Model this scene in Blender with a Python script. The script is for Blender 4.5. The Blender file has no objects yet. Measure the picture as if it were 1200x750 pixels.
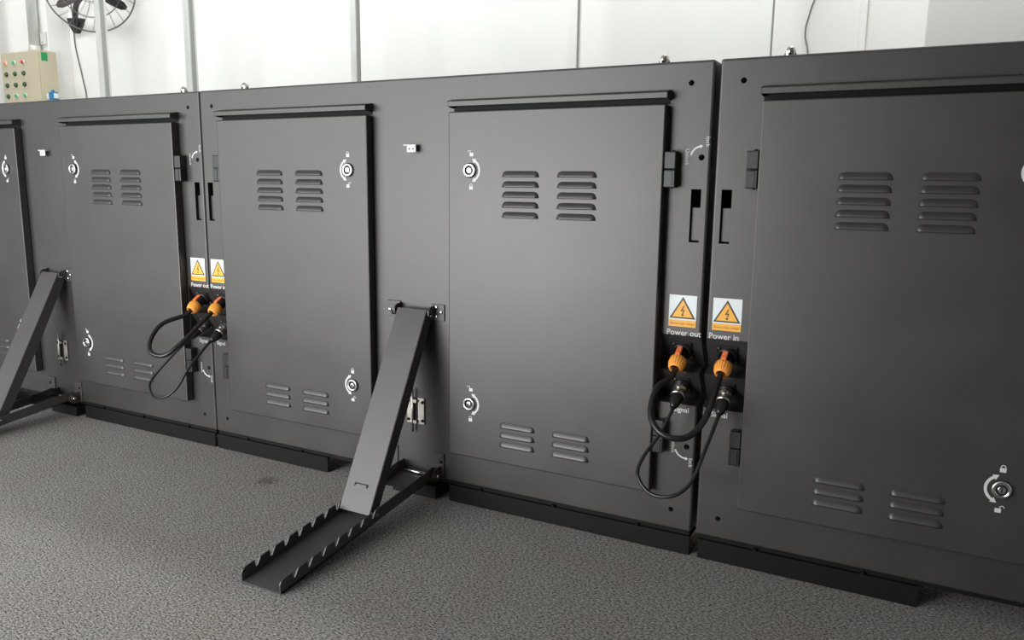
import bpy, bmesh, math, random
from mathutils import Vector, Matrix
random.seed(7)
SC = bpy.context.scene
COL = SC.collection
FZ = 0.05                                   # cabinet bodies stand this high above the carpet

# ---------------------------------------------------------------- camera
def cam_axes(yaw, pitch, roll):
    cy, sy, cp, sp = math.cos(yaw), math.sin(yaw), math.cos(pitch), math.sin(pitch)
    fw = Vector((sy*cp, cy*cp, sp)); rt = Vector((cy, -sy, 0)); up = rt.cross(fw)
    c, s = math.cos(roll), math.sin(roll)
    return c*rt + s*up, -s*rt + c*up, fw
rt, up, fw = cam_axes(-0.4838, -0.1710, 0.0119)
cd = bpy.data.cameras.new('camera'); cam = bpy.data.objects.new('camera', cd); COL.objects.link(cam)
cd.sensor_width = 36.0; cd.lens = 925.31/1200*36.0; cd.clip_start = 0.02
cam.matrix_world = Matrix(((rt.x, up.x, -fw.x, 1.8654), (rt.y, up.y, -fw.y, -1.6292), (rt.z, up.z, -fw.z, 0.7519+FZ), (0, 0, 0, 1)))
SC.camera = cam

# ---------------------------------------------------------------- world and lights
SC.view_settings.view_transform = 'Standard'; SC.view_settings.look = 'None'
SC.view_settings.gamma = 1.0; SC.view_settings.use_curve_mapping = False
SC.view_settings.exposure = 0.0
w = bpy.data.worlds.new('world'); SC.world = w; w.use_nodes = True
w.node_tree.nodes['Background'].inputs[0].default_value = (0.86, 0.93, 1.0, 1)
w.node_tree.nodes['Background'].inputs[1].default_value = 1.0
def area(name, loc, rot, sx, sy, power, col=(1, 1, 1)):
    l = bpy.data.lights.new(name, 'AREA'); l.shape = 'RECTANGLE'; l.size = sx; l.size_y = sy; l.energy = power; l.color = col
    o = bpy.data.objects.new(name, l); COL.objects.link(o); o.location = loc; o.rotation_euler = rot
    return o
R90 = math.pi/2
area('daylight_window_front', (-1.35, -2.72, 1.17), (R90, 0, 0), 4.3, 2.3, 142, (0.97, 0.99, 1.0))
area('added_low_light_front', (-0.22, -2.70, 0.35), (R90, 0, 0), 1.4, 0.68, 46, (0.99, 0.98, 1.0))  # extra low light, added to brighten the middle cabinet's right door
area('ceiling_light_back', (-2.4, 1.2, 3.12), (math.radians(12), 0, 0), 4.6, 0.3, 52, (1.0, 0.99, 0.95))
area('ceiling_light_back_right', (1.9, 1.2, 3.12), (math.radians(12), 0, 0), 2.0, 0.3, 36, (1.0, 0.99, 0.95))

# ---------------------------------------------------------------- materials
def mat(name, col, rough=0.5, metal=0.0, spec=0.5, emit=None, es=0.0):
    m = bpy.data.materials.new(name); m.use_nodes = True
    b = m.node_tree.nodes['Principled BSDF']
    b.inputs['Base Color'].default_value = (*col, 1); b.inputs['Roughness'].default_value = rough
    b.inputs['Metallic'].default_value = metal; b.inputs['Specular IOR Level'].default_value = spec
    if emit: b.inputs['Emission Color'].default_value = (*emit, 1); b.inputs['Emission Strength'].default_value = es
    return m
def noise_mat(name, c1, c2, scale, rough=(0.4, 0.5), metal=0.0, bump=0.0, bscale=400, detail=4, stretch=None, spec=0.5):
    m = mat(name, c1, 0.5, metal, 0.5 if spec is None else spec); nt = m.node_tree; b = nt.nodes['Principled BSDF']
    tc = nt.nodes.new('ShaderNodeTexCoord'); src = tc.outputs['Object']
    if stretch:
        mp = nt.nodes.new('ShaderNodeMapping'); mp.inputs['Scale'].default_value = stretch
        nt.links.new(src, mp.inputs[0]); src = mp.outputs[0]
    n = nt.nodes.new('ShaderNodeTexNoise'); n.inputs['Scale'].default_value = scale; n.inputs['Detail'].default_value = detail
    nt.links.new(src, n.inputs['Vector'])
    r = nt.nodes.new('ShaderNodeMapRange'); r.inputs[1].default_value = 0.3; r.inputs[2].default_value = 0.7
    nt.links.new(n.outputs[0], r.inputs[0])
    mx = nt.nodes.new('ShaderNodeMix'); mx.data_type = 'RGBA'
    mx.inputs['A'].default_value = (*c1, 1); mx.inputs['B'].default_value = (*c2, 1)
    nt.links.new(r.outputs[0], mx.inputs['Factor']); nt.links.new(mx.outputs['Result'], b.inputs['Base Color'])
    rr = nt.nodes.new('ShaderNodeMapRange'); rr.inputs[3].default_value = rough[0]; rr.inputs[4].default_value = rough[1]
    nt.links.new(n.outputs[0], rr.inputs[0]); nt.links.new(rr.outputs[0], b.inputs['Roughness'])
    if bump:
        n2 = nt.nodes.new('ShaderNodeTexNoise'); n2.inputs['Scale'].default_value = bscale; n2.inputs['Detail'].default_value = 2
        nt.links.new(tc.outputs['Object'], n2.inputs['Vector'])
        bp = nt.nodes.new('ShaderNodeBump'); bp.inputs['Strength'].default_value = bump; bp.inputs['Distance'].default_value = 0.001
        nt.links.new(n2.outputs[0], bp.inputs['Height']); nt.links.new(bp.outputs[0], b.inputs['Normal'])
    return m
PAINT = noise_mat('grey_powder_coat', (0.0755, 0.0735, 0.0705), (0.0855, 0.0835, 0.0805), 7, (0.40, 0.50), 0.70, 0.10, 900)
BLACK_CH = mat('black_channel_and_lip_shade', (0.0045, 0.0044, 0.0044), 0.6, 0, 0.22)
HOLE = mat('dark_interior', (0.006, 0.006, 0.006), 0.8)
RUBBER = mat('black_plastic', (0.010, 0.010, 0.011), 0.38)
CABLE = mat('black_cable_jacket', (0.009, 0.009, 0.010), 0.34)
ORANGE = noise_mat('orange_plastic', (0.92, 0.36, 0.055), (1.0, 0.42, 0.075), 60, (0.35, 0.45))
RED_OR = mat('red_orange_plastic', (0.85, 0.20, 0.07), 0.4)
CHROME = mat('chrome', (0.80, 0.79, 0.77), 0.22, 1.0)
STEEL = noise_mat('zinc_steel', (0.52, 0.49, 0.44), (0.66, 0.63, 0.58), 80, (0.25, 0.4), 1.0)
WHITE_INK = mat('white_ink', (0.62, 0.62, 0.62), 0.6)
STICKER_W = mat('sticker_white', (0.72, 0.77, 0.77), 0.35)
STICKER_Y = mat('sticker_yellow', (0.86, 0.42, 0.035), 0.4)
STICKER_T = mat('sticker_print', (0.55, 0.19, 0.01), 0.5)
STICKER_K = mat('sticker_black', (0.015, 0.013, 0.012), 0.45)
STICKER_R = mat('sticker_bolt', (0.10, 0.012, 0.008), 0.45)
TRAYM = noise_mat('tray_powder_coat', (0.075, 0.072, 0.068), (0.085, 0.081, 0.077), 12, (0.42, 0.52), 0.45, 0.1, 900)
STRUTM = noise_mat('strut_powder_coat', (0.090, 0.087, 0.082), (0.100, 0.097, 0.092), 9, (0.42, 0.52), 0.60, 0.12, 900)
WALLM = noise_mat('white_wall_paint', (0.84, 0.845, 0.82), (0.88, 0.88, 0.86), 2.2, (0.6, 0.7))
WALLG = noise_mat('shaded_pier_switch_grey', (0.66, 0.66, 0.64), (0.69, 0.69, 0.67), 2.2, (0.6, 0.7))
WALLD = mat('dim_wall_paint', (0.09, 0.085, 0.08), 0.8)
CEILM = mat('ceiling_paint', (0.42, 0.42, 0.41), 0.8)
GALV = noise_mat('galvanised_steel', (0.62, 0.64, 0.62), (0.74, 0.76, 0.73), 40, (0.35, 0.5), 0.35, 0, 400, 4, (1, 1, 0.15))
HINGEM = mat('dark_hinge_metal', (0.035, 0.034, 0.034), 0.4, 0.4)
SIDE_SHADE = mat('grey_side_shade', (0.33, 0.335, 0.325), 0.7)
BEIGE = noise_mat('beige_enamel', (0.52, 0.475, 0.34), (0.56, 0.51, 0.37), 6, (0.4, 0.5))
FAN_K = mat('fan_black', (0.018, 0.017, 0.018), 0.5)
WIREG = mat('grey_wire', (0.16, 0.16, 0.16), 0.4, 0.5)
GREEN = mat('green_button', (0.02, 0.42, 0.16), 0.35)
DGREEN = mat('dark_green_button', (0.02, 0.11, 0.05), 0.35)
REDB = mat('red_button', (0.55, 0.03, 0.02), 0.35)
AMBER = mat('amber_button', (0.85, 0.30, 0.10), 0.35)
BLUE = mat('blue_plastic', (0.02, 0.19, 0.42), 0.45)
GREENL = mat('green_label', (0.01, 0.30, 0.09), 0.5)

def carpet():
    m = mat('grey_loop_carpet', (0.2, 0.2, 0.2), 0.95, 0, 0.15); nt = m.node_tree; b = nt.nodes['Principled BSDF']
    L = nt.links.new; N = nt.nodes.new
    tc = N('ShaderNodeTexCoord')
    def noise(scale, detail, rot=0, sc=(1, 1, 1), dist=0.0):
        mp = N('ShaderNodeMapping'); mp.inputs['Scale'].default_value = sc; mp.inputs['Rotation'].default_value = (0, 0, rot)
        L(tc.outputs['Object'], mp.inputs[0])
        n = N('ShaderNodeTexNoise'); n.inputs['Scale'].default_value = scale; n.inputs['Detail'].default_value = detail
        n.inputs['Roughness'].default_value = 0.6; n.inputs['Distortion'].default_value = dist
        L(mp.outputs[0], n.inputs['Vector']); return n.outputs[0]
    a = noise(225, 2, 0.35, (0.75, 1.3, 1), 0.15)
    c = noise(520, 2, 0.35, (0.8, 1.2, 1))
    ad = N('ShaderNodeMath'); ad.operation = 'MULTIPLY_ADD'; L(a, ad.inputs[0]); ad.inputs[1].default_value = 0.62
    sc = N('ShaderNodeMath'); sc.operation = 'MULTIPLY'; L(c, sc.inputs[0]); sc.inputs[1].default_value = 0.38
    L(sc.outputs[0], ad.inputs[2])
    cr = N('ShaderNodeValToRGB'); e = cr.color_ramp.elements
    e[0].position = 0.40; e[0].color = (0.030, 0.028, 0.026, 1)
    e[1].position = 0.64; e[1].color = (0.56, 0.54, 0.505, 1)
    k = cr.color_ramp.elements.new(0.470); k.color = (0.228, 0.218, 0.204, 1)
    k = cr.color_ramp.elements.new(0.545); k.color = (0.312, 0.300, 0.282, 1)
    L(ad.outputs[0], cr.inputs[0])
    # broad soiling, slightly reddish in patches
    big = noise(5.0, 3)
    mr = N('ShaderNodeMapRange'); mr.inputs[1].default_value = 0.35; mr.inputs[2].default_value = 0.7; mr.inputs[3].default_value = 0.0; mr.inputs[4].default_value = 0.5
    L(big, mr.inputs[0])
    mx = N('ShaderNodeMix'); mx.data_type = 'RGBA'; mx.blend_type = 'MULTIPLY'; mx.inputs['B'].default_value = (0.94, 0.84, 0.80, 1)
    L(mr.outputs[0], mx.inputs['Factor']); L(cr.outputs[0], mx.inputs['A'])
    # one brown stain in front of the middle cabinet
    vm = N('ShaderNodeVectorMath'); vm.operation = 'DISTANCE'; L(tc.outputs['Object'], vm.inputs[0]); vm.inputs[1].default_value = STAIN
    w2 = noise(60, 3)
    s1 = N('ShaderNodeMath'); s1.operation = 'MULTIPLY_ADD'; L(w2, s1.inputs[0]); s1.inputs[1].default_value = -0.07; L(vm.outputs['Value'], s1.inputs[2])
    m2 = N('ShaderNodeMapRange'); m2.inputs[1].default_value = -0.022; m2.inputs[2].default_value = 0.004; m2.inputs[3].default_value = 0.55; m2.inputs[4].default_value = 0.0
    L(s1.outputs[0], m2.inputs[0])
    mx2 = N('ShaderNodeMix'); mx2.data_type = 'RGBA'; mx2.blend_type = 'MULTIPLY'; mx2.inputs['B'].default_value = (0.32, 0.20, 0.15, 1)
    L(m2.outputs[0], mx2.inputs['Factor']); L(mx.outputs['Result'], mx2.inputs['A'])
    L(mx2.outputs['Result'], b.inputs['Base Color'])
    bp = N('ShaderNodeBump'); bp.inputs['Strength'].default_value = 0.7; bp.inputs['Distance'].default_value = 0.004
    L(ad.outputs[0], bp.inputs['Height']); L(bp.outputs[0], b.inputs['Normal'])
    return m
STAIN = (0.335, -0.135, 0.0)
CARPET = carpet()

# ---------------------------------------------------------------- mesh helpers
def box(bm, x0, x1, y0, y1, z0, z1, mi=0, bev=0.0, seg=2):
    r = bmesh.ops.create_cube(bm, size=1.0, matrix=Matrix.Translation(((x0+x1)/2, (y0+y1)/2, (z0+z1)/2)) @ Matrix.Diagonal((abs(x1-x0), abs(y1-y0), abs(z1-z0), 1)))
    vs = r['verts']; fs = {f for v in vs for f in v.link_faces}
    for f in fs: f.material_index = mi
    if bev:
        es = list({e for v in vs for e in v.link_edges})
        bmesh.ops.bevel(bm, geom=es, offset=bev, segments=seg, affect='EDGES', profile=0.5, material=mi)
def cyl(bm, p0, p1, r0, r1=None, n=20, mi=0, caps=True):
    p0, p1 = Vector(p0), Vector(p1); r1 = r0 if r1 is None else r1
    d = p1-p0; q = d.to_track_quat('Z', 'Y').to_matrix()
    a, b = q @ Vector((1, 0, 0)), q @ Vector((0, 1, 0))
    A, B = [], []
    for i in range(n):
        t = 2*math.pi*i/n; v = a*math.cos(t)+b*math.sin(t)
        A.append(bm.verts.new(p0+v*r0)); B.append(bm.verts.new(p1+v*r1))
    for i in range(n):
        f = bm.faces.new((A[i], A[(i+1) % n], B[(i+1) % n], B[i])); f.material_index = mi; f.smooth = True
    if caps:
        f = bm.faces.new(A[::-1]); f.material_index = mi
        f = bm.faces.new(B); f.material_index = mi
def lathe(bm, origin, axis, prof, n=24, mi=0):
    """prof: list of (distance along axis, radius, material index of the band that follows)"""
    o = Vector(origin); ax = Vector(axis).normalized(); q = ax.to_track_quat('Z', 'Y').to_matrix()
    a, b = q @ Vector((1, 0, 0)), q @ Vector((0, 1, 0)); prev = None; pm = mi
    for s, r, *m in prof:
        ring = [bm.verts.new(o+ax*s+(a*math.cos(2*math.pi*i/n)+b*math.sin(2*math.pi*i/n))*max(r, 1e-5)) for i in range(n)]
        if prev:
            for i in range(n):
                f = bm.faces.new((prev[i], prev[(i+1) % n], ring[(i+1) % n], ring[i])); f.material_index = pm; f.smooth = True
        prev = ring; pm = m[0] if m else pm
def prism(bm, poly, axis, t0, t1, mi=0):
    """poly of 2-D points; axis 'x': (y,z) points extruded in x, 'y': (x,z) extruded in y, 'z': (x,y) extruded in z"""
    def P(p, t): return {'x': (t, p[0], p[1]), 'y': (p[0], t, p[1]), 'z': (p[0], p[1], t)}[axis]
    A = [bm.verts.new(P(p, t0)) for p in poly]; B = [bm.verts.new(P(p, t1)) for p in poly]; n = len(poly)
    fs = [bm.faces.new(A), bm.faces.new(B[::-1])]
    for i in range(n): fs.append(bm.faces.new((A[i], B[i], B[(i+1) % n], A[(i+1) % n])))
    for f in fs: f.material_index = mi
    bmesh.ops.recalc_face_normals(bm, faces=fs)
def tube(bm, pts, r, n=12, mi=0, closed=False):
    pts = [Vector(p) for p in pts]; m = len(pts); rings = []
    nrm = None
    for i, p in enumerate(pts):
        t = (pts[(i+1) % m]-pts[i-1]) if closed else (pts[min(i+1, m-1)]-pts[max(i-1, 0)])
        t.normalize()
        if nrm is None: nrm = t.orthogonal().normalized()
        else: nrm = (nrm-t*nrm.dot(t)).normalized()
        bn = t.cross(nrm); rr = r[i] if isinstance(r, (list, tuple)) else r
        rings.append([bm.verts.new(p+(nrm*math.cos(2*math.pi*k/n)+bn*math.sin(2*math.pi*k/n))*rr) for k in range(n)])
    for i in range(m if closed else m-1):
        a, b = rings[i], rings[(i+1) % m]
        for k in range(n):
            f = bm.faces.new((a[k], a[(k+1) % n], b[(k+1) % n], b[k])); f.material_index = mi; f.smooth = True
    if not closed:
        bm.faces.new(rings[0][::-1]).material_index = mi; bm.faces.new(rings[-1]).material_index = mi
def catmull(P, k=10):
    P = [Vector(p) for p in P]; Q = [P[0]*2-P[1]]+P+[P[-1]*2-P[-2]]; out = []
    for i in range(1, len(Q)-2):
        a, b, c, d = Q[i-1:i+3]
        for j in range(k):
            t = j/k
            out.append(0.5*((2*b)+(c-a)*t+(2*a-5*b+4*c-d)*t*t+(3*b-a-3*c+d)*t**3))
    out.append(P[-1]); return out
def flat(bm, poly, y, mi=0):
    """thin print: polygon of (x,z) facing -y"""
    f = bm.faces.new([bm.verts.new((p[0], y, p[1])) for p in poly]); f.material_index = mi
    f.normal_update()
    if f.normal.y > 0: f.normal_flip()
def mesh(name, bm, *mats):
    me = bpy.data.meshes.new(name); bm.to_mesh(me); bm.free()
    for m in mats: me.materials.append(m)
    return me
def obj(name, me, parent=None, loc=(0, 0, 0), label=None):
    o = bpy.data.objects.new(name, me); COL.objects.link(o); o.location = loc
    if parent: o.parent = parent
    if label: o['label'] = label
    return o
def build(name, fn, mats, parent=None, loc=(0, 0, 0), label=None):
    bm = bmesh.new(); fn(bm); return obj(name, mesh(name, bm, *mats), parent, loc, label)
def thing(name, loc, label, cat, group=None):
    o = obj(name, None, None, loc, label); o['category'] = cat; o.empty_display_size = 0.05
    if group: o['group'] = group
    return o
def tag(o, label, cat, group=None):
    o['label'] = label; o['category'] = cat
    if group: o['group'] = group
    return o
def struct(o): o['kind'] = 'structure'; return o
def copy_tree(o, parent=None):
    c = o.copy(); COL.objects.link(c); c.parent = parent
    for ch in [x for x in ALL_CHILDREN(o)]: copy_tree(ch, c)
    return c
def ALL_CHILDREN(o): return [x for x in list(COL.objects) if x.parent == o]
def text_mesh(body, size, material, rot=0.0, bold=0.0):
    c = bpy.data.curves.new('lettering', 'FONT'); c.body = body; c.size = size; c.align_x = 'CENTER'; c.align_y = 'CENTER'
    c.offset = bold; c.resolution_u = 3
    o = bpy.data.objects.new('lettering_source', c); COL.objects.link(o)
    dg = bpy.context.evaluated_depsgraph_get(); me = bpy.data.meshes.new_from_object(o.evaluated_get(dg))
    bpy.data.objects.remove(o); bpy.data.curves.remove(c)
    me.transform(Matrix.Rotation(rot, 4, 'Y') @ Matrix.Rotation(R90, 4, 'X'))
    me.materials.clear(); me.materials.append(material); me.name = 'lettering'
    return me
def boolean_cut(me, cut, name):
    a = bpy.data.objects.new('a', me); b = bpy.data.objects.new('b', cut)
    COL.objects.link(a); COL.objects.link(b)
    md = a.modifiers.new('cut', 'BOOLEAN'); md.operation = 'DIFFERENCE'; md.solver = 'EXACT'; md.object = b
    md.use_self = True
    md.material_mode = 'TRANSFER'
    dg = bpy.context.evaluated_depsgraph_get(); out = bpy.data.meshes.new_from_object(a.evaluated_get(dg))
    bpy.data.objects.remove(a); bpy.data.objects.remove(b); out.name = name
    return out

# ---------------------------------------------------------------- the setting
WY = 2.40; CZ = 3.25; XL = -5.6; XR = 4.2; FY = -2.6
struct(build('floor', lambda bm: box(bm, XL, XR, FY, WY, -0.05, 0.0), [CARPET]))
struct(build('ceiling', lambda bm: box(bm, XL, XR, FY, WY, CZ, CZ+0.1), [CEILM]))
struct(build('wall_back', lambda bm: box(bm, XL, XR, WY, WY+0.12, 0, CZ), [WALLM]))
struct(build('wall_left', lambda bm: box(bm, XL-0.12, XL, FY, WY, 0, CZ), [WALLM]))
struct(build('wall_right', lambda bm: box(bm, XR, XR+0.12, FY, WY, 0, CZ), [WALLM]))
WX0, WX1, WZ0, WZ1 = -3.5, 0.8, 0.02, 2.32
def front(bm):
    box(bm, XL, WX0, FY-0.12, FY, 0, CZ); box(bm, WX1, XR, FY-0.12, FY, 0, CZ)
    box(bm, WX0, WX1, FY-0.12, FY, 0, WZ0); box(bm, WX0, WX1, FY-0.12, FY, WZ1, CZ)
struct(build('wall_front', front, [WALLD]))
def wframe(bm):
    for x in (WX0+0.03, (2*WX0+WX1)/3, (WX0+2*WX1)/3, WX1-0.03): box(bm, x-0.03, x+0.03, FY-0.09, FY-0.03, WZ0, WZ1)
    for z in (WZ0+0.03, WZ1-0.03): box(bm, WX0, WX1, FY-0.09, FY-0.03, z-0.03, z+0.03)
win = struct(build('window_1', wframe, [GALV]))
# projecting piers of the back wall
struct(build('wall_pier_left', lambda bm: box(bm, XL, -4.12, 2.22, WY, 0, CZ, 0, 0.004), [WALLM]))
struct(build('wall_pier_right', lambda bm: box(bm, 1.785, XR, 1.75, WY, 0, CZ, 0, 0.004), [WALLG]))  # greyer than the back wall: its weaker light is put into the colour
# galvanised / white uprights between floor and ceiling, in front of the back wall
def upright(n, x, wd, dp, m, y=1.9):
    def f(bm):
        prism(bm, [(x-wd/2, y+dp), (x-wd/2, y), (x+wd/2, y), (x+wd/2, y+dp), (x+wd/2-.008, y+dp), (x+wd/2-.008, y+.008), (x-wd/2+.008, y+.008), (x-wd/2+.008, y+dp)], 'z', 0, CZ)
    t = struct(build('trim_%d' % n, f, [m]))
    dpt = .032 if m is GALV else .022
    build('side_shade_strip', lambda bm: box(bm, x+wd/2, x+wd/2+.005, y+.004, y+dpt, 0, CZ, 0, .001, 1), [SIDE_SHADE], t, label='grey strip painted as side shade')  # grey strip puts the shade of the post's right side into colour
    return t
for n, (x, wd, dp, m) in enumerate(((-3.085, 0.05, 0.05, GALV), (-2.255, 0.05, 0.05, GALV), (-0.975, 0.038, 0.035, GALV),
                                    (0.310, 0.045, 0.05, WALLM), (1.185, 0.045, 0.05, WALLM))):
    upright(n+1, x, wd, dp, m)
struct(build('trim_6', lambda bm: box(bm, 1.500, 1.530, WY-0.02, WY, 0, CZ, 0, 0.003), [WALLM]))

# ---------------------------------------------------------------- display cabinets
W = 1.459; H = 1.0; D = 0.16; DT = 0.026
def Z(v): return v+FZ
A_U, V_T, V_B = 0.0466, 0.9566, 0.0453
SLOT = (0.0155, 0.0365, 0.636, 0.745)
def make_body():
    bm = bmesh.new(); box(bm, 0, W, 0, D, Z(0), Z(H), 0, 0.005, 3)
    me = mesh('body', bm, PAINT, HOLE)
    # connector recess on both ends: two faces that lean inwards, each with a short ledge
    prof = [(-0.05, Z(.4385)), (0, Z(.4385)), (.040, Z(.371)), (0, Z(.3600)), (.040, Z(.298)), (0, Z(.2875)), (-0.05, Z(.2875))]
    for x0, x1 in ((-0.05, 0.0865), (W-0.0865, W+0.05)):
        c = bmesh.new(); prism(c, prof, 'x', x0, x1)
        me = boolean_cut(me, mesh('cut', c, PAINT), 'body')
    # bolt holes, key holes and grip slots, coloured black for the shade inside
    c = bmesh.new()
    for u in (A_U, W-A_U):
        for v in (V_T, V_B): cyl(c, (u, -0.02, Z(v)), (u, 0.03, Z(v)), 0.0058, n=18)
    for v in (.809, .194): cyl(c, (W-.0186, -0.02, Z(v)), (W-.0186, 0.03, Z(v)), 0.0062, n=18)
    me = boolean_cut(me, mesh('cut', c, HOLE), 'body')
    c = bmesh.new()
    for s in (0, 1):
        a, b = (SLOT[0], SLOT[1]) if not s else (W-SLOT[1], W-SLOT[0])
        box(c, a, b, -0.02, 0.045, Z(SLOT[2]), Z(SLOT[3]))
    me = boolean_cut(me, mesh('cut', c, HOLE), 'body')
    return me
BODY = make_body()

# a pressed louver, mouth at the bottom edge; local origin at the middle of that edge, on the sheet
def make_louver(w=0.0935, h=0.0138, p=0.0062):
    bm = bmesh.new(); nx, nt = 16, 6; rows = []
    for j in range(nt+1):
        t = j/nt; row = []
        for i in range(nx+1):
            s = -1+2*i/nx
            s = math.copysign(1-(1-abs(s))**1.6, s)
            inset = h*0.75*(1-math.sqrt(max(0, 1-(1-t)**2)))
            x = s*(w/2-inset)
            e = min(1.0, (w/2-abs(x)-inset*0.3)/(h*0.55)); e = max(0, e); e = math.sin(e*math.pi/2)
            if i in (0, nx): e = 0
            row.append(bm.verts.new((x, -p*math.sin(t*math.pi/2)*e-0.0002, h*(1-t))))
        rows.append(row)
    for j in range(nt):
        for i in range(nx):
            f = bm.faces.new((rows[j][i], rows[j+1][i], rows[j+1][i+1], rows[j][i+1])); f.smooth = True
    base = [bm.verts.new((v.co.x, 0.0, 0.0012)) for v in rows[-1]]
    for i in range(nx):
        f = bm.faces.new((rows[-1][i], base[i], base[i+1], rows[-1][i+1])); f.material_index = 1
    return mesh('louver', bm, PAINT, HOLE)
LOUVER = make_louver()
def make_door():
    bm = bmesh.new(); box(bm, 0, .520, -DT, -0.0015, 0, .830, 0, 0.0028, 2)
    box(bm, 0.012, .508, -0.0015, 0.0, .012, .818, 1)
    return mesh('door', bm, PAINT, HOLE)
DOOR = make_door()
def make_lock():
    bm = bmesh.new()
    lathe(bm, (0, 0, 0), (0, -1, 0), [(0, .0172, 1), (.0025, .0172, 1), (.003, .0160, 0), (.0060, .0155, 0), (.0066, .0145, 0), (.0066, .0098, 1), (.0030, .0096, 1), (.0030, .0070, 0), (.0058, .0066, 0), (.0062, .0055, 0), (.0062, 0, 0)])
    box(bm, -.0012, .0012, -.0065, -.0060, -.0042, .0042, 1)
    return mesh('lock', bm, CHROME, RUBBER)
LOCK = make_lock()
def arc_poly(r, a0, a1, th, n=14):
    A = [(r*math.cos(math.radians(a0+(a1-a0)*i/n)), r*math.sin(math.radians(a0+(a1-a0)*i/n))) for i in range(n+1)]
    k = (r-th)/r
    return A, [(x*k, z*k) for x, z in A]
def arc_mark(r, a0, a1, th, heads=(1, 1)):
    bm = bmesh.new(); O, I = arc_poly(r, a0, a1, th)
    for i in range(len(O)-1): flat(bm, [O[i], O[i+1], I[i+1], I[i]], 0)
    for end, sgn in ((0, -1), (1, 1)):
        if not heads[end]: continue
        a = math.radians(a1 if end else a0); rm = r-th/2; dr = 1 if a1 > a0 else -1
        tx, tz = -math.sin(a)*sgn*dr, math.cos(a)*sgn*dr; nx, nz = math.cos(a), math.sin(a)
        c = (rm*nx, rm*nz)
        flat(bm, [(c[0]+nx*th*1.15, c[1]+nz*th*1.15), (c[0]+tx*th*1.9, c[1]+tz*th*1.9), (c[0]-nx*th*1.15, c[1]-nz*th*1.15)], 0)
    return mesh('arrow_mark', bm, WHITE_INK)
def padlock_mark(opened):
    bm = bmesh.new(); flat(bm, [(-.005, -.005), (.005, -.005), (.005, .003), (-.005, .003)], 0)
    O, I = arc_poly(.0042, 0, 180, .0014, 8)
    dx = 0.0045 if opened else 0; dz = .0045
    def T(p): return (p[0]+dx*1.3, p[1]+dz)
    for i in range(len(O)-1): flat(bm, [T(O[i]), T(O[i+1]), T(I[i+1]), T(I[i])], 0)
    for s in ((-1,) if opened else (-1, 1)):
        flat(bm, [T((s*.0042, 0)), T((s*.0028, 0)), T((s*.0028, -.002)), T((s*.0042, -.002))], 0)
    return mesh('padlock_mark', bm, WHITE_INK)
ARC_L = arc_mark(.0275, 123, 237, .0050); ARC_R = arc_mark(.0275, 57, -57, .0050)
PAD_C, PAD_O = padlock_mark(False), padlock_mark(True)
PAD_OM = PAD_O.copy(); PAD_OM.transform(Matrix.Diagonal((-1, 1, 1, 1)))
def make_drip():
    bm = bmesh.new()
    prof = [(0, .9440), (-.006, .9440), (-.0285, .9390), (-.030, .9370), (-.030, .9270), (-.0275, .9270), (-.0275, .9350), (-.006, .9405), (0, .9405)]
    prism(bm, prof, 'x', 0, .5240)
    for x in (0, .5225): prism(bm, [(0, .9440), (-.006, .9440), (-.0285, .9390), (-.030, .9370), (-.030, .9270), (-.012, .9240), (0, .9240)], 'x', x, x+.0015)
    box(bm, .0015, .5225, -.0015, 0, .9165, .9400, 1)  # black strip on the body, painted in for the shadow under the lip
    return mesh('drip_edge', bm, PAINT, BLACK_CH)
DRIP = make_drip()
def make_hinge():
    bm = bmesh.new()
    box(bm, -.012, .012, -.0240, 0, .0375, .0730, 0, .002)
    box(bm, -.012, .012, -.0240, 0, 0, .0362, 1, .002)
    box(bm, -.0065, .0065, -.0250, -.0235, .003, .0335, 0, .0006, 1)
    cyl(bm, (0.004, -.012, -.002), (0.004, -.012, .076), .003, n=10, mi=1)
    return mesh('hinge', bm, HINGEM, RUBBER)
HINGE = make_hinge()
def make_grip():
    bm = bmesh.new(); a, b = SLOT[0], SLOT[1]
    box(bm, -.0098, .0098, .008, .012, 0.003, .072, 0, .0012)
    box(bm, -.0098, .0098, .012, .030, .068, .072, 0)
    return mesh('grip_plate', bm, PAINT)
GRIP = make_grip()
def make_pin():
    bm = bmesh.new()
    lathe(bm, (0, 0, 0), (0, 0, 1), [(0, .0103), (.0150, .0103), (.0205, .0078), (.0235, .0040), (.0240, 0)], n=8)
    for f in bm.faces: f.smooth = False
    cyl(bm, (0, -.0108, .008), (0, .0108, .008), .0028, n=10, mi=1)
    cyl(bm, (-.0108, 0, .008), (.0108, 0, .008), .0028, n=10, mi=1)
    return mesh('locating_pin', bm, STEEL, HOLE)
PIN = make_pin()
def channel_mesh(L):
    bm = bmesh.new()
    prof = [(-.006, .0430), (.055, .0430), (.055, .0400), (-.003, .0400), (-.003, .003), (.055, .003), (.055, 0), (-.006, 0)]
    prism(bm, prof, 'x', 0, L)
    return mesh('base_channel', bm, BLACK_CH)
CH_L, CH_R = channel_mesh(.429), channel_mesh(.621)
def bolt_mesh(r, h, mats, n=12):
    bm = bmesh.new(); lathe(bm, (0, 0, 0), (0, -1, 0), [(0, r), (h*.6, r), (h, r*.7), (h, 0)], n=n); return mesh('screw', bm, *mats)
SCREW = bolt_mesh(.0048, .003, [CHROME]); SCREW_K = bolt_mesh(.0042, .003, [BLACK_CH])
UPBOLT = bpy.data.meshes.new('bolt'); _b = bmesh.new(); cyl(_b, (0, 0, 0), (0, 0, .0045), .0042, n=8); _b.to_mesh(UPBOLT); _b.free(); UPBOLT.materials.append(BLACK_CH)

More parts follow.
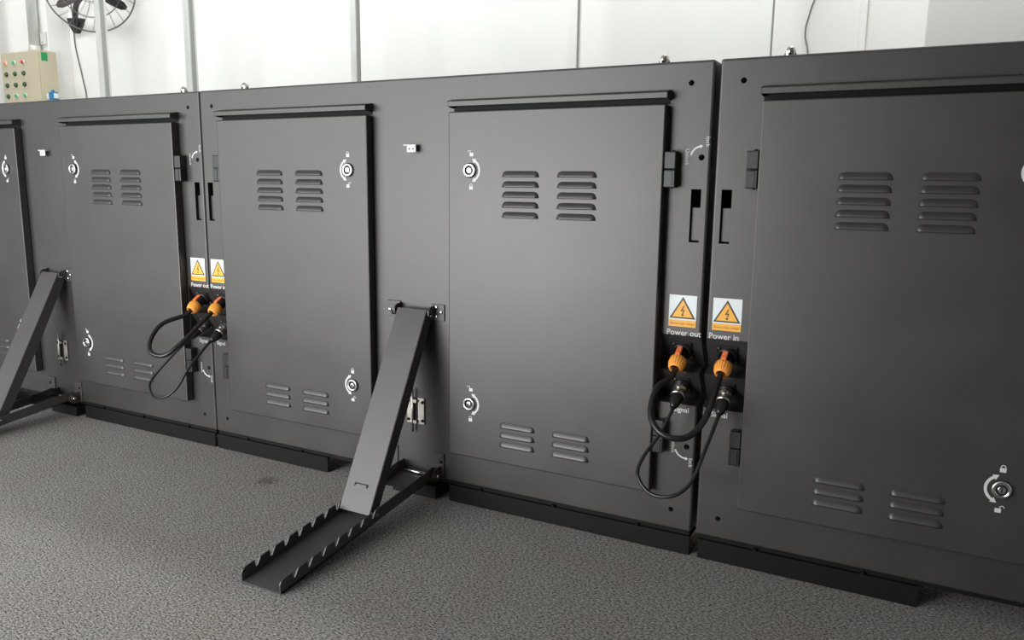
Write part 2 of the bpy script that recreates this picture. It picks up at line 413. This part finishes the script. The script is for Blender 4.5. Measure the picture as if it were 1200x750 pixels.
# connector faces: direction out of the leaning face
NV = Vector((0, -.0675, -.040)).normalized()
PS = Vector((0, .0200, Z(.4048))); SS = Vector((0, .0200, Z(.3290)))      # middle of each leaning face (x added later)
def make_socket(sz, ring):
    bm = bmesh.new(); box(bm, -sz/2, sz/2, -sz/2, sz/2, 0, .004, 0, .0018)
    lathe(bm, (0, 0, 0), (0, 0, 1), [(0, sz*.46), (.011, sz*.46, 0), (.012, sz*.42, 0), (.012, sz*.34, 1), (.004, sz*.33, 1), (.004, 0, 1)], n=24)
    for sx in (-1, 1): cyl(bm, (sx*sz*.39, -sx*sz*.39, .003), (sx*sz*.39, -sx*sz*.39, .0062), .0020, n=10, mi=2)
    m = Matrix.Rotation(0, 4, 'X'); me = mesh('power_socket', bm, RUBBER, HOLE, CHROME)
    q = NV.to_track_quat('Z', 'Y').to_matrix().to_4x4(); me.transform(q); return me
SOCK_P, SOCK_S = make_socket(.044, 1), make_socket(.036, 0)

T_OUT = text_mesh('Power out', .0172, WHITE_INK, 0, .0002); T_IN = text_mesh('Power in', .0172, WHITE_INK, 0, .0002)
T_SIG = text_mesh('Signal', .0155, WHITE_INK, 0, .0002)
T_UNL = text_mesh('Unlock', .0115, WHITE_INK, R90); T_LOCK = text_mesh('lock', .0125, WHITE_INK, R90)
T_CAP = text_mesh('Beware high voltage', .0064, STICKER_T, 0, .0001)
TURN_T = arc_mark(.0240, 168, 100, .0036, (0, 1)); TURN_B = arc_mark(.0280, 200, 266, .0036, (0, 1))
def make_label():
    w, h = .0590, .0676
    bm = bmesh.new(); box(bm, -w/2, w/2, -.0006, 0, 0, h); a = mesh('warning_label', bm, STICKER_W)
    bm = bmesh.new(); flat(bm, [(-w/2, 0), (w/2, 0), (w/2, .0145), (-w/2, .0145)], -.0009); b = mesh('caption_band', bm, STICKER_Y)
    bm = bmesh.new(); z0 = .0175; zt = h-.0035; hw = .0280
    flat(bm, [(-hw, z0), (hw, z0), (0, zt)], -.0009)
    k = .80; c = (0, z0+(zt-z0)/3)
    def S(p): return (c[0]+(p[0]-c[0])*k, c[1]+(p[1]-c[1])*k)
    flat(bm, [S((-hw, z0)), S((hw, z0)), S((0, zt))], -.0012, 1); t = mesh('warning_triangle', bm, STICKER_K, STICKER_Y)
    bm = bmesh.new(); y = -.0015
    P = lambda pts: flat(bm, [(x*.00145, z0+.0035+z*.00112) for x, z in pts], y)
    P([(1.4, 22), (-2.6, 12.2), (-.6, 12.2), (3.0, 22)])
    P([(-2.6, 12.2), (-2.2, 10.6), (3.0, 13.0), (2.4, 14.4)])
    P([(3.0, 13.0), (.9, 12.2), (-.4, 5.0), (.6, 5.0)])
    P([(-2.0, 5.6), (2.6, 4.8), (.0, 1.0)])
    s = mesh('lightning_symbol', bm, STICKER_R)
    return a, b, t, s
LAB = make_label()
def plate_mesh(name, w, h, t, m):
    bm = bmesh.new(); box(bm, 0, w, -t, 0, 0, h, 0, .0008, 1); return mesh(name, bm, m)
LATCH_P = plate_mesh('latch_plate', .0195, .069, .004, STEEL)

def cabinet(x0, label):
    t = thing('display_cabinet', (x0, 0, 0), label, 'cabinet', 'grey steel display cabinets in a row')
    obj('body', BODY, t)
    for side in (0, 1):
        u0 = .090 if not side else W-.610
        d = obj('door', DOOR, t, (u0, 0, Z(.085)))
        for cx in (.2815, .4190):
            c = (cx if not side else W-cx)-u0
            for r in range(5): obj('louver', LOUVER, d, (c, -DT, .767-.0229*r-.085-.0006))
            for r in range(3): obj('louver', LOUVER, d, (c, -DT, .1755-.0237*r-.085))
        lu = (.5506 if not side else W-.5506)-u0
        for v in (.781, .221):
            obj('lock', LOCK, d, (lu, -DT, v-.085), 'chrome quarter-turn lock')
            obj('arrow_mark', ARC_R if side else ARC_L, d, (lu, -DT-.0005, v-.085), 'white curved double arrow')
            obj('padlock_mark', PAD_OM if side else PAD_C, d, (lu+(.004 if side else -.001), -DT-.0005, v-.085+.037), 'white open padlock print' if side else 'white closed padlock print')
            obj('padlock_mark', PAD_C if side else PAD_O, d, (lu+(.003 if side else -.002), -DT-.0005, v-.085-.039), 'white closed padlock print' if side else 'white open padlock print')
        obj('drip_edge', DRIP, t, (.0865 if not side else W-.0865-.524, 0, FZ))
        hu = .0770 if not side else W-.0770
        for v in (.7476, .178): obj('hinge', HINGE, t, (hu, 0, Z(v)))
        gu = .026 if not side else W-.026
        obj('grip_plate', GRIP, t, (gu, 0, Z(SLOT[2])))
        su = .041 if not side else W-.0418
        lb = obj('warning_label', LAB[0], t, (su, 0, Z(.4567)), 'white and yellow high voltage warning sticker')
        obj('caption_band', LAB[1], lb); obj('warning_triangle', LAB[2], lb); obj('lightning_symbol', LAB[3], lb)
        obj('lettering', T_CAP, lb, (0, -.0012, .0070))
        obj('lettering', T_OUT if side else T_IN, t, (W-.0375 if side else .0368, -.0006, Z(.4435)), 'white printed words Power out' if side else 'white printed words Power in')
        obj('lettering', T_SIG, t, (W-.0345 if side else .0370, -.0006, Z(.2755)), 'white printed word Signal')
        cu = W-.0430 if side else .0430
        obj('power_socket', SOCK_P, t, (cu, PS.y, PS.z)); obj('signal_socket', SOCK_S, t, (cu+(.003 if side else .003), SS.y, SS.z))
        obj('locating_pin', PIN, t, (.122 if not side else W-.122, .055, Z(H)))
    for v, arc, lk, ul in ((.809, TURN_T, (.012, .031), (-.0300, .001)), (.194, TURN_B, (.010, -.034), (-.0300, -.001))):
        obj('arrow_mark', arc, t, (W-.0186, -.0006, Z(v)), 'white curved arrow')
        obj('lettering', T_LOCK, t, (W-.0186+lk[0], -.0006, Z(v)+lk[1]), 'white sideways word lock')
        obj('lettering', T_UNL, t, (W-.0186+ul[0], -.0006, Z(v)+ul[1]), 'white sideways word Unlock')
    for me, u, bl in ((CH_L, .008, (.12, .33)), (CH_R, .837, (.09, .29, .50))):
        ch = obj('base_channel', me, t, (u, 0, 0), 'black painted steel foot channel')
        for b_ in bl: obj('bolt', UPBOLT, ch, (b_, -.002, .0430))
    build('bottom_rail', lambda bm: box(bm, .004, W-.004, .0025, D-.01, .0430, .0502), [BLACK_CH], t, label='thin black rail under the body')
    build('foot_block', lambda bm: box(bm, .668, .804, -.018, .050, 0, .0335, 0, .002), [BLACK_CH], t, label='black foot block')
    # little stowing latch between the doors
    la = build('latch', lambda bm: (box(bm, .7265, .7405, -.0060, 0, Z(.140), Z(.205), 0, .001)), [HOLE], t)
    for u in (.7070, .7405): obj('latch_plate', LATCH_P, la, (u, 0, Z(.1385)), 'bright zinc plate')
    for v in (.148, .197):
        for u in (.7125, .7555): obj('screw', SCREW_K, la, (u, -.004, Z(v)))
    build('latch_pin', lambda bm: (cyl(bm, (.729, -.010, Z(.118)), (.729, -.010, Z(.231)), .0028, n=10), box(bm, .7265, .7405, -.012, 0, Z(.196), Z(.204)), box(bm, .7265, .7405, -.012, 0, Z(.141), Z(.149))), [STEEL], la)
    cl = build('tag_clip', lambda bm: (box(bm, .7215, .7485, -.014, -.0125, Z(.8240), Z(.8400), 0, .0015), box(bm, .7120, .7485, -.014, 0, Z(.8400), Z(.8425))), [WHITE_INK], t, label='small white two-hole clip')
    for u in (.7295, .7405): obj('clip_hole', SCREW_HOLE, cl, (u, -.0140, Z(.832)))
    return t
SCREW_G = bolt_mesh(.0045, .002, [STRUTM])
SCREW_HOLE = bolt_mesh(.0022, .0004, [TRAYM], 10)
X_L, X_R = -W-.0020, W+.0104
cabinet(X_L, 'grey steel cabinet at the far left end, its left door cut by the picture edge')
cabinet(0, 'grey steel cabinet in the middle, both of its doors fully in view')
cabinet(X_R, 'dark grey steel cabinet nearest the camera at the right, beside the wide seam')

# ---------------------------------------------------------------- folding support stands
SX0, SX1 = .700, .788                       # strut
TX0, TX1 = .6965, .8025                     # toothed tray
def tray_bottom(y): return Z(-.0485)+.108*(y+.568)
def wall_poly():
    top = lambda y: tray_bottom(y)+.0285
    P = [(-.030, tray_bottom(-.03)), (-.568, tray_bottom(-.568)), (-.5685, tray_bottom(-.5685)+.020), (-.5650, top(-.565)-.003), (-.558, top(-.558))]
    for k in range(7):
        y = -.533+.042*k
        P += [(y, top(y)), (y+.0022, top(y)-.0135), (y+.0045, top(y)-.0155), (y+.0070, top(y)-.0140), (y+.0150, top(y)-.001), (y+.0175, top(y+.0175))]
    P += [(-.060, top(-.06)), (-.030, top(-.030)+.002), (-.012, top(-.020)-.006), (-.010, tray_bottom(-.02)+.010)]
    return P
def make_stand(x0, label):
    t = thing('support_stand', (x0, 0, 0), label, 'support stand', 'folding support stands behind the cabinets')
    wp = wall_poly()
    tr = build('tray', lambda bm: [prism(bm, [(-.568, tray_bottom(-.568)), (-.245, tray_bottom(-.245)), (-.245, tray_bottom(-.245)+.003), (-.568, tray_bottom(-.568)+.003)], 'x', TX0, TX1),
                                   prism(bm, [(-.105, tray_bottom(-.105)), (-.030, tray_bottom(-.03)), (-.030, tray_bottom(-.03)+.003), (-.105, tray_bottom(-.105)+.003)], 'x', TX0, TX1)], [TRAYM], t, label='dark grey floor of the foot tray')
    for x in (TX0, TX1-.003): build('toothed_wall', lambda bm: prism(bm, wp, 'x', x, x+.003), [TRAYM], tr)
    # strut: a channel whose flanges point to the cabinet
    top = Vector((0, -.030, Z(.4430))); bot = Vector((0, -.2700, Z(-.0010))); d = (bot-top).normalized(); L = (bot-top).length
    nrm = Vector((0, -d.z, d.y)); nrm = nrm if nrm.y > 0 else -nrm
    def P(s, n): p = top+d*s+nrm*n; return (p.y, p.z)
    def strut(bm):
        prism(bm, [P(0, 0), P(L, 0), P(L, .003), P(0, .003)], 'x', SX0, SX1)
        for x in (SX0, SX1-.003): prism(bm, [P(.006, .0015), P(L-.004, .0015), P(L-.001, .012), P(L-.012, .030), P(L*.5, .034), P(.02, .030), P(.006, .024)], 'x', x, x+.003)
        bmesh.ops.bevel(bm, geom=[e for e in bm.edges if e.is_manifold and e.calc_face_angle(0) > .8 and e.calc_length() > .3], offset=.0012, segments=2, affect='EDGES')
    st = build('strut', strut, [STRUTM], t, label='long flat grey steel strut')
    sl = Vector(top+d*(L*.877))
    def slot(bm):
        q = lambda x, s, n=-.0004: (x, *P(L*.877+s, n))
        for pts in (((-.020, -.0040), (.020, -.0040), (.020, -.0015), (-.020, -.0015)), ((-.020, -.0015), (-.015, -.0015), (-.018, .004), (-.020, .005)), ((.013, -.0015), (.020, -.0015), (.019, .004), (.016, .005))):
            bm.faces.new([bm.verts.new(q((SX0+SX1)/2+a, b)) for a, b in pts])
    build('slot', slot, [HOLE], st, label='narrow dark slot')
    pb = P(L-.006, .006)
    build('strut_pin', lambda bm: cyl(bm, (TX0-.006, *pb), (TX1+.006, *pb), .0038, n=12), [TRAYM], st)
    # upper brackets with ears and pivot bolts
    for nm, a, b, ear, scr in (('l', .6480, .6900, .6885, ((.657, .431),)), ('r', .7830, .8220, .7905, ((.8125, .4355), (.7985, .447), (.7985, .424)))):
        br = build('upper_bracket', lambda bm: (box(bm, a, b, -.0035, 0, Z(.4140), Z(.4550), 0, .001, 1),
                   prism(bm, [(0, Z(.418)), (0, Z(.452)), (-.022, Z(.449)), (-.031, Z(.442)), (-.031, Z(.430)), (-.022, Z(.422))], 'x', ear, ear+.0035)), [TRAYM], t)
        for u, v in scr: obj('screw', SCREW, br, (u, -.0035, Z(v)))
        pv = P(.010, .012)
        build('pivot_bolt', lambda bm: (cyl(bm, (ear-.008, *pv), (ear+.0060, *pv), .0055, n=6), cyl(bm, (ear+.006, *pv), (ear+.0075, *pv), .0030, n=10, mi=1)), [RUBBER, CHROME], br)
    # lower brackets and the rod the tray turns on
    for a, b, ear, su in ((.6400, .6755, .6905, .650), (.7835, .8190, .8060, .810)):
        br = build('lower_bracket', lambda bm: (box(bm, a, b, -.0035, 0, Z(.0020), Z(.0695), 0, .001, 1),
                   prism(bm, [(0, Z(.000)), (0, Z(.036)), (-.030, Z(.033)), (-.042, Z(.022)), (-.042, Z(.010)), (-.030, Z(.000))], 'x', ear, ear+.0035)), [TRAYM], t)
        for v in (.062, .048): obj('screw', SCREW_G if v > .05 else SCREW_K, br, (su, -.0035, Z(v)))
    build('pivot_rod', lambda bm: cyl(bm, (.682, -.028, Z(.0180)), (.815, -.028, Z(.0180)), .0036, n=14), [CHROME], t, label='bright steel pivot rod')
    build('rod_nut', lambda bm: (cyl(bm, (.8035, -.028, Z(.018)), (.8140, -.028, Z(.018)), .0095, n=6), cyl(bm, (.8140, -.028, Z(.018)), (.8200, -.028, Z(.018)), .0050, n=12, mi=1)), [TRAYM, CHROME], t)
    return t
make_stand(X_L, 'grey folding support stand with angled strut, cut by the left picture edge')
make_stand(0, 'grey folding support stand with toothed tray reaching over the carpet, centre')

# ---------------------------------------------------------------- cables
def plug_power():
    bm = bmesh.new()
    lathe(bm, (0, 0, 0), (0, 0, 1), [(.004, .0140), (.024, .0145), (.026, .0155), (.0305, .0155)], n=24)
    return mesh('plug', bm, RUBBER)
def collar_power():
    bm = bmesh.new()
    n = 24
    lathe(bm, (0, 0, 0), (0, 0, 1), [(.030, .0130), (.030, .0168), (.0315, .0178), (.042, .0175), (.050, .0158), (.0575, .0128), (.0590, .0118), (.0590, .0105), (.0520, .0072)], n=n)
    for i in range(20):
        a = 2*math.pi*i/20; c, s = math.cos(a), math.sin(a)
        tube(bm, [(c*.0176, s*.0176, .033), (c*.0173, s*.0173, .043), (c*.0156, s*.0156, .0505), (c*.0132, s*.0132, .0565)], .0009, 5)
    return mesh('collar', bm, ORANGE)
def latch_power():
    bm = bmesh.new(); box(bm, -.0058, .0058, .0125, .0195, .006, .031, 0, .002); return mesh('release_tab', bm, RED_OR)
PLUG, COLLAR, TAB = plug_power(), collar_power(), latch_power()
def shell_signal():
    bm = bmesh.new(); lathe(bm, (0, 0, 0), (0, 0, 1), [(.003, .0105), (.010, .0112), (.012, .0125), (.016, .0125), (.018, .0112), (.028, .0112), (.030, .0124), (.035, .0124), (.036, .0105)], n=24)
    box(bm, -.003, .003, .0105, .0135, .010, .022, 0, .001)
    me = mesh('metal_shell', bm, STEEL); me.transform(Matrix.Diagonal((1.25, 1.25, 1.0, 1))); return me
def boot_signal():
    bm = bmesh.new(); lathe(bm, (0, 0, 0), (0, 0, 1), [(.036, .0108), (.046, .0105), (.064, .0068), (.070, .0045), (.070, 0)], n=20)
    me = mesh('boot', bm, RUBBER); me.transform(Matrix.Diagonal((1.3, 1.3, 1.0, 1))); return me
SHELL, BOOT = shell_signal(), boot_signal()
def orient(o, base, direction):
    o.location = base; z = Vector(direction).normalized()
    x = Vector((1, 0, 0)); y = z.cross(x).normalized()
    if y.z < 0: y = -y; 
    x = y.cross(z)
    o.rotation_euler = Matrix((x, y, z)).transposed().to_euler()
def cable(kind, seam_l, seam_r, label, mid, dl, dr):
    """seam_l / seam_r: x of the two sockets; mid: way points as (x, y, z)"""
    power = kind == 'power'; base = PS if power else SS
    t = thing('%s_cable' % kind, (0, 0, 0), label, 'cable', 'black %s cables joining two cabinets' % kind)
    ends = []
    for x, dv in ((seam_l, dl), (seam_r, dr)):
        b = Vector((x, base.y, base.z))+NV*.006
        d = (NV+Vector(dv)).normalized()
        if power:
            p = obj('plug', PLUG, t); orient(p, b, d)
            obj('collar', COLLAR, p, label='orange ribbed collar'); obj('release_tab', TAB, p, label='red-orange release tab')
            ends.append((b+d*.052, b+d*.080))
        else:
            p = obj('connector', SHELL, t, label='silver metal connector shell'); orient(p, b, d)
            obj('boot', BOOT, p)
            ends.append((b+d*.064, b+d*.085))
    pts = [ends[0][0], ends[0][1]]+[Vector(m) for m in mid]+[ends[1][1], ends[1][0]]
    build('cord', lambda bm: tube(bm, catmull(pts, 10), .0064 if power else .0038, 12), [CABLE], t)
    return t
def loops(s, r, where, dx=0.0, dy=0.0):
    o = lambda pts: [(x+dx, y+dy, z) for x, y, z in pts]
    cable('power', s-.043, r+.043, 'thick black cable with orange plugs, at the seam %s' % where,
          o([(s-.060, -.105, Z(.340)), (s-.055, -.150, Z(.300)), (s-.025, -.172, Z(.272)), (s+.020, -.165, Z(.268)), (s+.048, -.130, Z(.300))]), (0, 0, 0), (0, 0, 0))
    cable('signal', s-.040, r+.046, 'thin black cable hanging lowest, at the seam %s' % where,
          o([(s-.055, -.085, Z(.240)), (s-.078, -.120, Z(.195)), (s-.078, -.145, Z(.165)), (s-.045, -.160, Z(.139)), (s+.000, -.160, Z(.143)), (s+.030, -.140, Z(.170)), (s+.045, -.105, Z(.225))]), (0, 0, 0), (0, 0, 0))
loops(-.002, 0, 'of left and middle cabinets', -.012, -.008)
loops(W, X_R, 'of middle and right cabinets')

# ---------------------------------------------------------------- behind the cabinets
# control box on the left pier
BX0, BX1, BY0, BY1, BZ0, BZ1 = -4.50, -4.035, 2.09, 2.22, 0.98, 1.73
cb = thing('control_box', (BX0, BY0, BZ0), 'beige electrical control box with rows of push buttons above the cabinets', 'control box')
build('housing', lambda bm: box(bm, 0, BX1-BX0, 0, BY1-BY0, 0, BZ1-BZ0, 0, .006), [BEIGE], cb)
build('front_door', lambda bm: box(bm, .004, BX1-BX0-.004, -.012, 0, .004, BZ1-BZ0-.004, 0, .004), [BEIGE], cb)
def btn(m):
    bm = bmesh.new(); lathe(bm, (0, 0, 0), (0, -1, 0), [(0, .017, 0), (.006, .017, 0), (.006, .013, 1), (.014, .012, 1), (.016, .009, 1), (.016, 0, 1)], n=18)
    return mesh('push_button', bm, FAN_K if m in (DGREEN,) else GALV, m)
BT = {k: btn(k) for k in (GREEN, DGREEN, REDB, AMBER)}
rows = [(AMBER, GREEN, REDB), (DGREEN,)*3, (DGREEN,)*3, (DGREEN, GREEN, GREEN)]
for r, row in enumerate(rows):
    for c, m in enumerate(row): obj('push_button', BT[m], cb, (.062+.109*c, -.012, .672-.0805*r))
build('name_plate', lambda bm: box(bm, .110, .330, -.014, -.012, .325, .375, 0, .001), [WHITE_INK], cb, label='white plate')
build('side_label', lambda bm: box(bm, BX1-BX0, BX1-BX0+.001, .012, .060, .675, .735), [GREENL], cb, label='green sticker')
tag(build('blue_terminal_plug', lambda bm: (box(bm, 0, .045, 0, .05, 0, .06, 0, .006), box(bm, .045, .06, .01, .04, .012, .048, 1, .003), box(bm, -.035, 0, .006, .044, .008, .05, 1, .003),
    cyl(bm, (.02, .025, .06), (.02, .025, .075), .012, n=12)), [BLUE, STICKER_W]), 'small blue plug hanging at the side of the beige control box', 'plug').location = (BX1+.036, 2.11, 1.372)
tag(build('conduit_pipe', lambda bm: (cyl(bm, (-4.21, 2.17, BZ1), (-4.21, 2.17, CZ), .036, n=20), cyl(bm, (-4.21, 2.17, BZ1), (-4.21, 2.17, BZ1+.05), .043, n=20)), [GALV]), 'galvanised conduit pipe rising from the beige control box', 'pipe')
tag(build('wall_switch', lambda bm: (box(bm, 0, .06, -.02, 0, 0, .09, 0, .004), box(bm, .018, .042, -.027, -.02, .02, .07, 0, .002)), [WALLG]), 'small pale switch on the wall pier beside the conduit', 'switch').location = (-4.125-.06, 2.22, 1.79)
tag(build('corner_post', lambda bm: box(bm, -4.62, -4.56, 2.02, 2.08, 0, CZ, 0, .004), [GALV]), 'grey steel post at the far left edge beside the control box', 'post')

# wall fan
FC = Vector((-3.423, 2.10, 2.0996)); FR = .285
fan = thing('wall_fan', (FC.x, FC.y, FC.z), 'black bladed wall fan in a round wire guard, cut by the top edge', 'fan')
FD = (Vector((1.8654, -1.6292, .80))-FC); FD.z *= .55; FD.normalize()
q = FD.to_track_quat('Z', 'Y').to_matrix().to_4x4()
def fmesh(name, fn, *m):
    bm = bmesh.new(); fn(bm); me = mesh(name, bm, *m); me.transform(q); return obj(name, me, fan)
def circ(r, z, n=64): return [(r*math.cos(2*math.pi*i/n), r*math.sin(2*math.pi*i/n), z) for i in range(n)]
def guard(bm):
    tube(bm, circ(FR, 0), .0055, 8, 0, True)
    for s in (1, -1):
        for r in (.09, .19): tube(bm, circ(r, s*.075*math.cos(r/FR*1.3)), .0020, 5, 0, True)
        for k in range(24):
            a = 2*math.pi*k/24
            tube(bm, [(math.cos(a+.25*(1-j/6))*(.05+(FR-.05)*j/6), math.sin(a+.25*(1-j/6))*(.05+(FR-.05)*j/6), s*.080*math.sin(math.acos(min(1, (j/6)**1.5)))) for j in range(7)], .0014, 4)
fmesh('guard', guard, WIREG)
fmesh('hub', lambda bm: lathe(bm, (0, 0, 0), (0, 0, 1), [(-.02, 0), (-.02, .045), (.03, .042), (.045, .03), (.048, 0)]), FAN_K)
for k in range(3):
    a = math.radians(214+120*k)
    def blade(bm):
        T = []; nn = 8
        for j in range(nn+1):
            r = .035+.215*j/nn; hw = .014+.018*math.sin(math.pi*min(1, j/nn*.75+.1))
            if j == nn: hw *= .45
            c, s = math.cos(a), math.sin(a)
            T.append([bm.verts.new((c*r-s*e*hw, s*r+c*e*hw, e*.016+o)) for e in (-1, 1) for o in (0, .003)])
        for j in range(nn):
            A, B = T[j], T[j+1]
            for x, y in ((0, 2), (2, 3), (3, 1), (1, 0)): bm.faces.new((A[x], A[y], B[y], B[x]))
        bm.faces.new((T[0][0], T[0][1], T[0][3], T[0][2])); bm.faces.new((T[-1][0], T[-1][2], T[-1][3], T[-1][1]))
        bmesh.ops.recalc_face_normals(bm, faces=bm.faces)
    fmesh('blade', blade, FAN_K)
fmesh('motor', lambda bm: lathe(bm, (0, 0, -.02), (0, 0, -1), [(0, .05), (.03, .065), (.11, .065), (.14, .045), (.145, 0)]), FAN_K)
BR = Vector((-4.01, WY, 1.955))-FC           # wall plate, relative to the fan
build('arm', lambda bm: tube(bm, catmull([Vector((0, 0, 0))-FD*.10, Vector((-3.62, 2.20, 2.105))-FC, Vector((-3.775, 2.24, 2.06))-FC, Vector((-3.89, 2.30, 2.01))-FC, Vector((-3.955, 2.34, 1.955))-FC, BR+Vector((0, -.02, 0))], 8), .020, 10), [FAN_K], fan)
build('wall_bracket', lambda bm: prism(bm, [(BR.x-.085, BR.z+.050), (BR.x+.085, BR.z+.035), (BR.x+.07, BR.z-.005), (BR.x+.016, BR.z-.065), (BR.x-.016, BR.z-.065), (BR.x-.065, BR.z-.005)], 'y', BR.y-.035, BR.y), [FAN_K], fan, label='black tapered wall bracket')
build('power_cord', lambda bm: tube(bm, catmull([BR+Vector((-.03, -.035, .20)), BR+Vector((-.04, -.012, .02)), BR+Vector((-.045, -.01, -.15)), BR+Vector((.02, -.01, -.42)), BR+Vector((.045, -.01, -.62)), BR+Vector((.05, -.01, -1.5))], 8), .0045, 6), [WIREG], fan, label='thin grey hanging cord')
tag(build('hanging_wire', lambda bm: tube(bm, catmull([(1.30, WY-.008, CZ-.02), (1.30, WY-.008, 2.2), (1.315, WY-.008, 1.75), (1.285, WY-.008, 1.60), (1.270, WY-.008, 1.50), (1.295, WY-.008, 1.30), (1.29, WY-.008, .4)], 8), .003, 6), [WIREG]), 'thin grey wire hanging down the white wall right of the seam', 'wire')
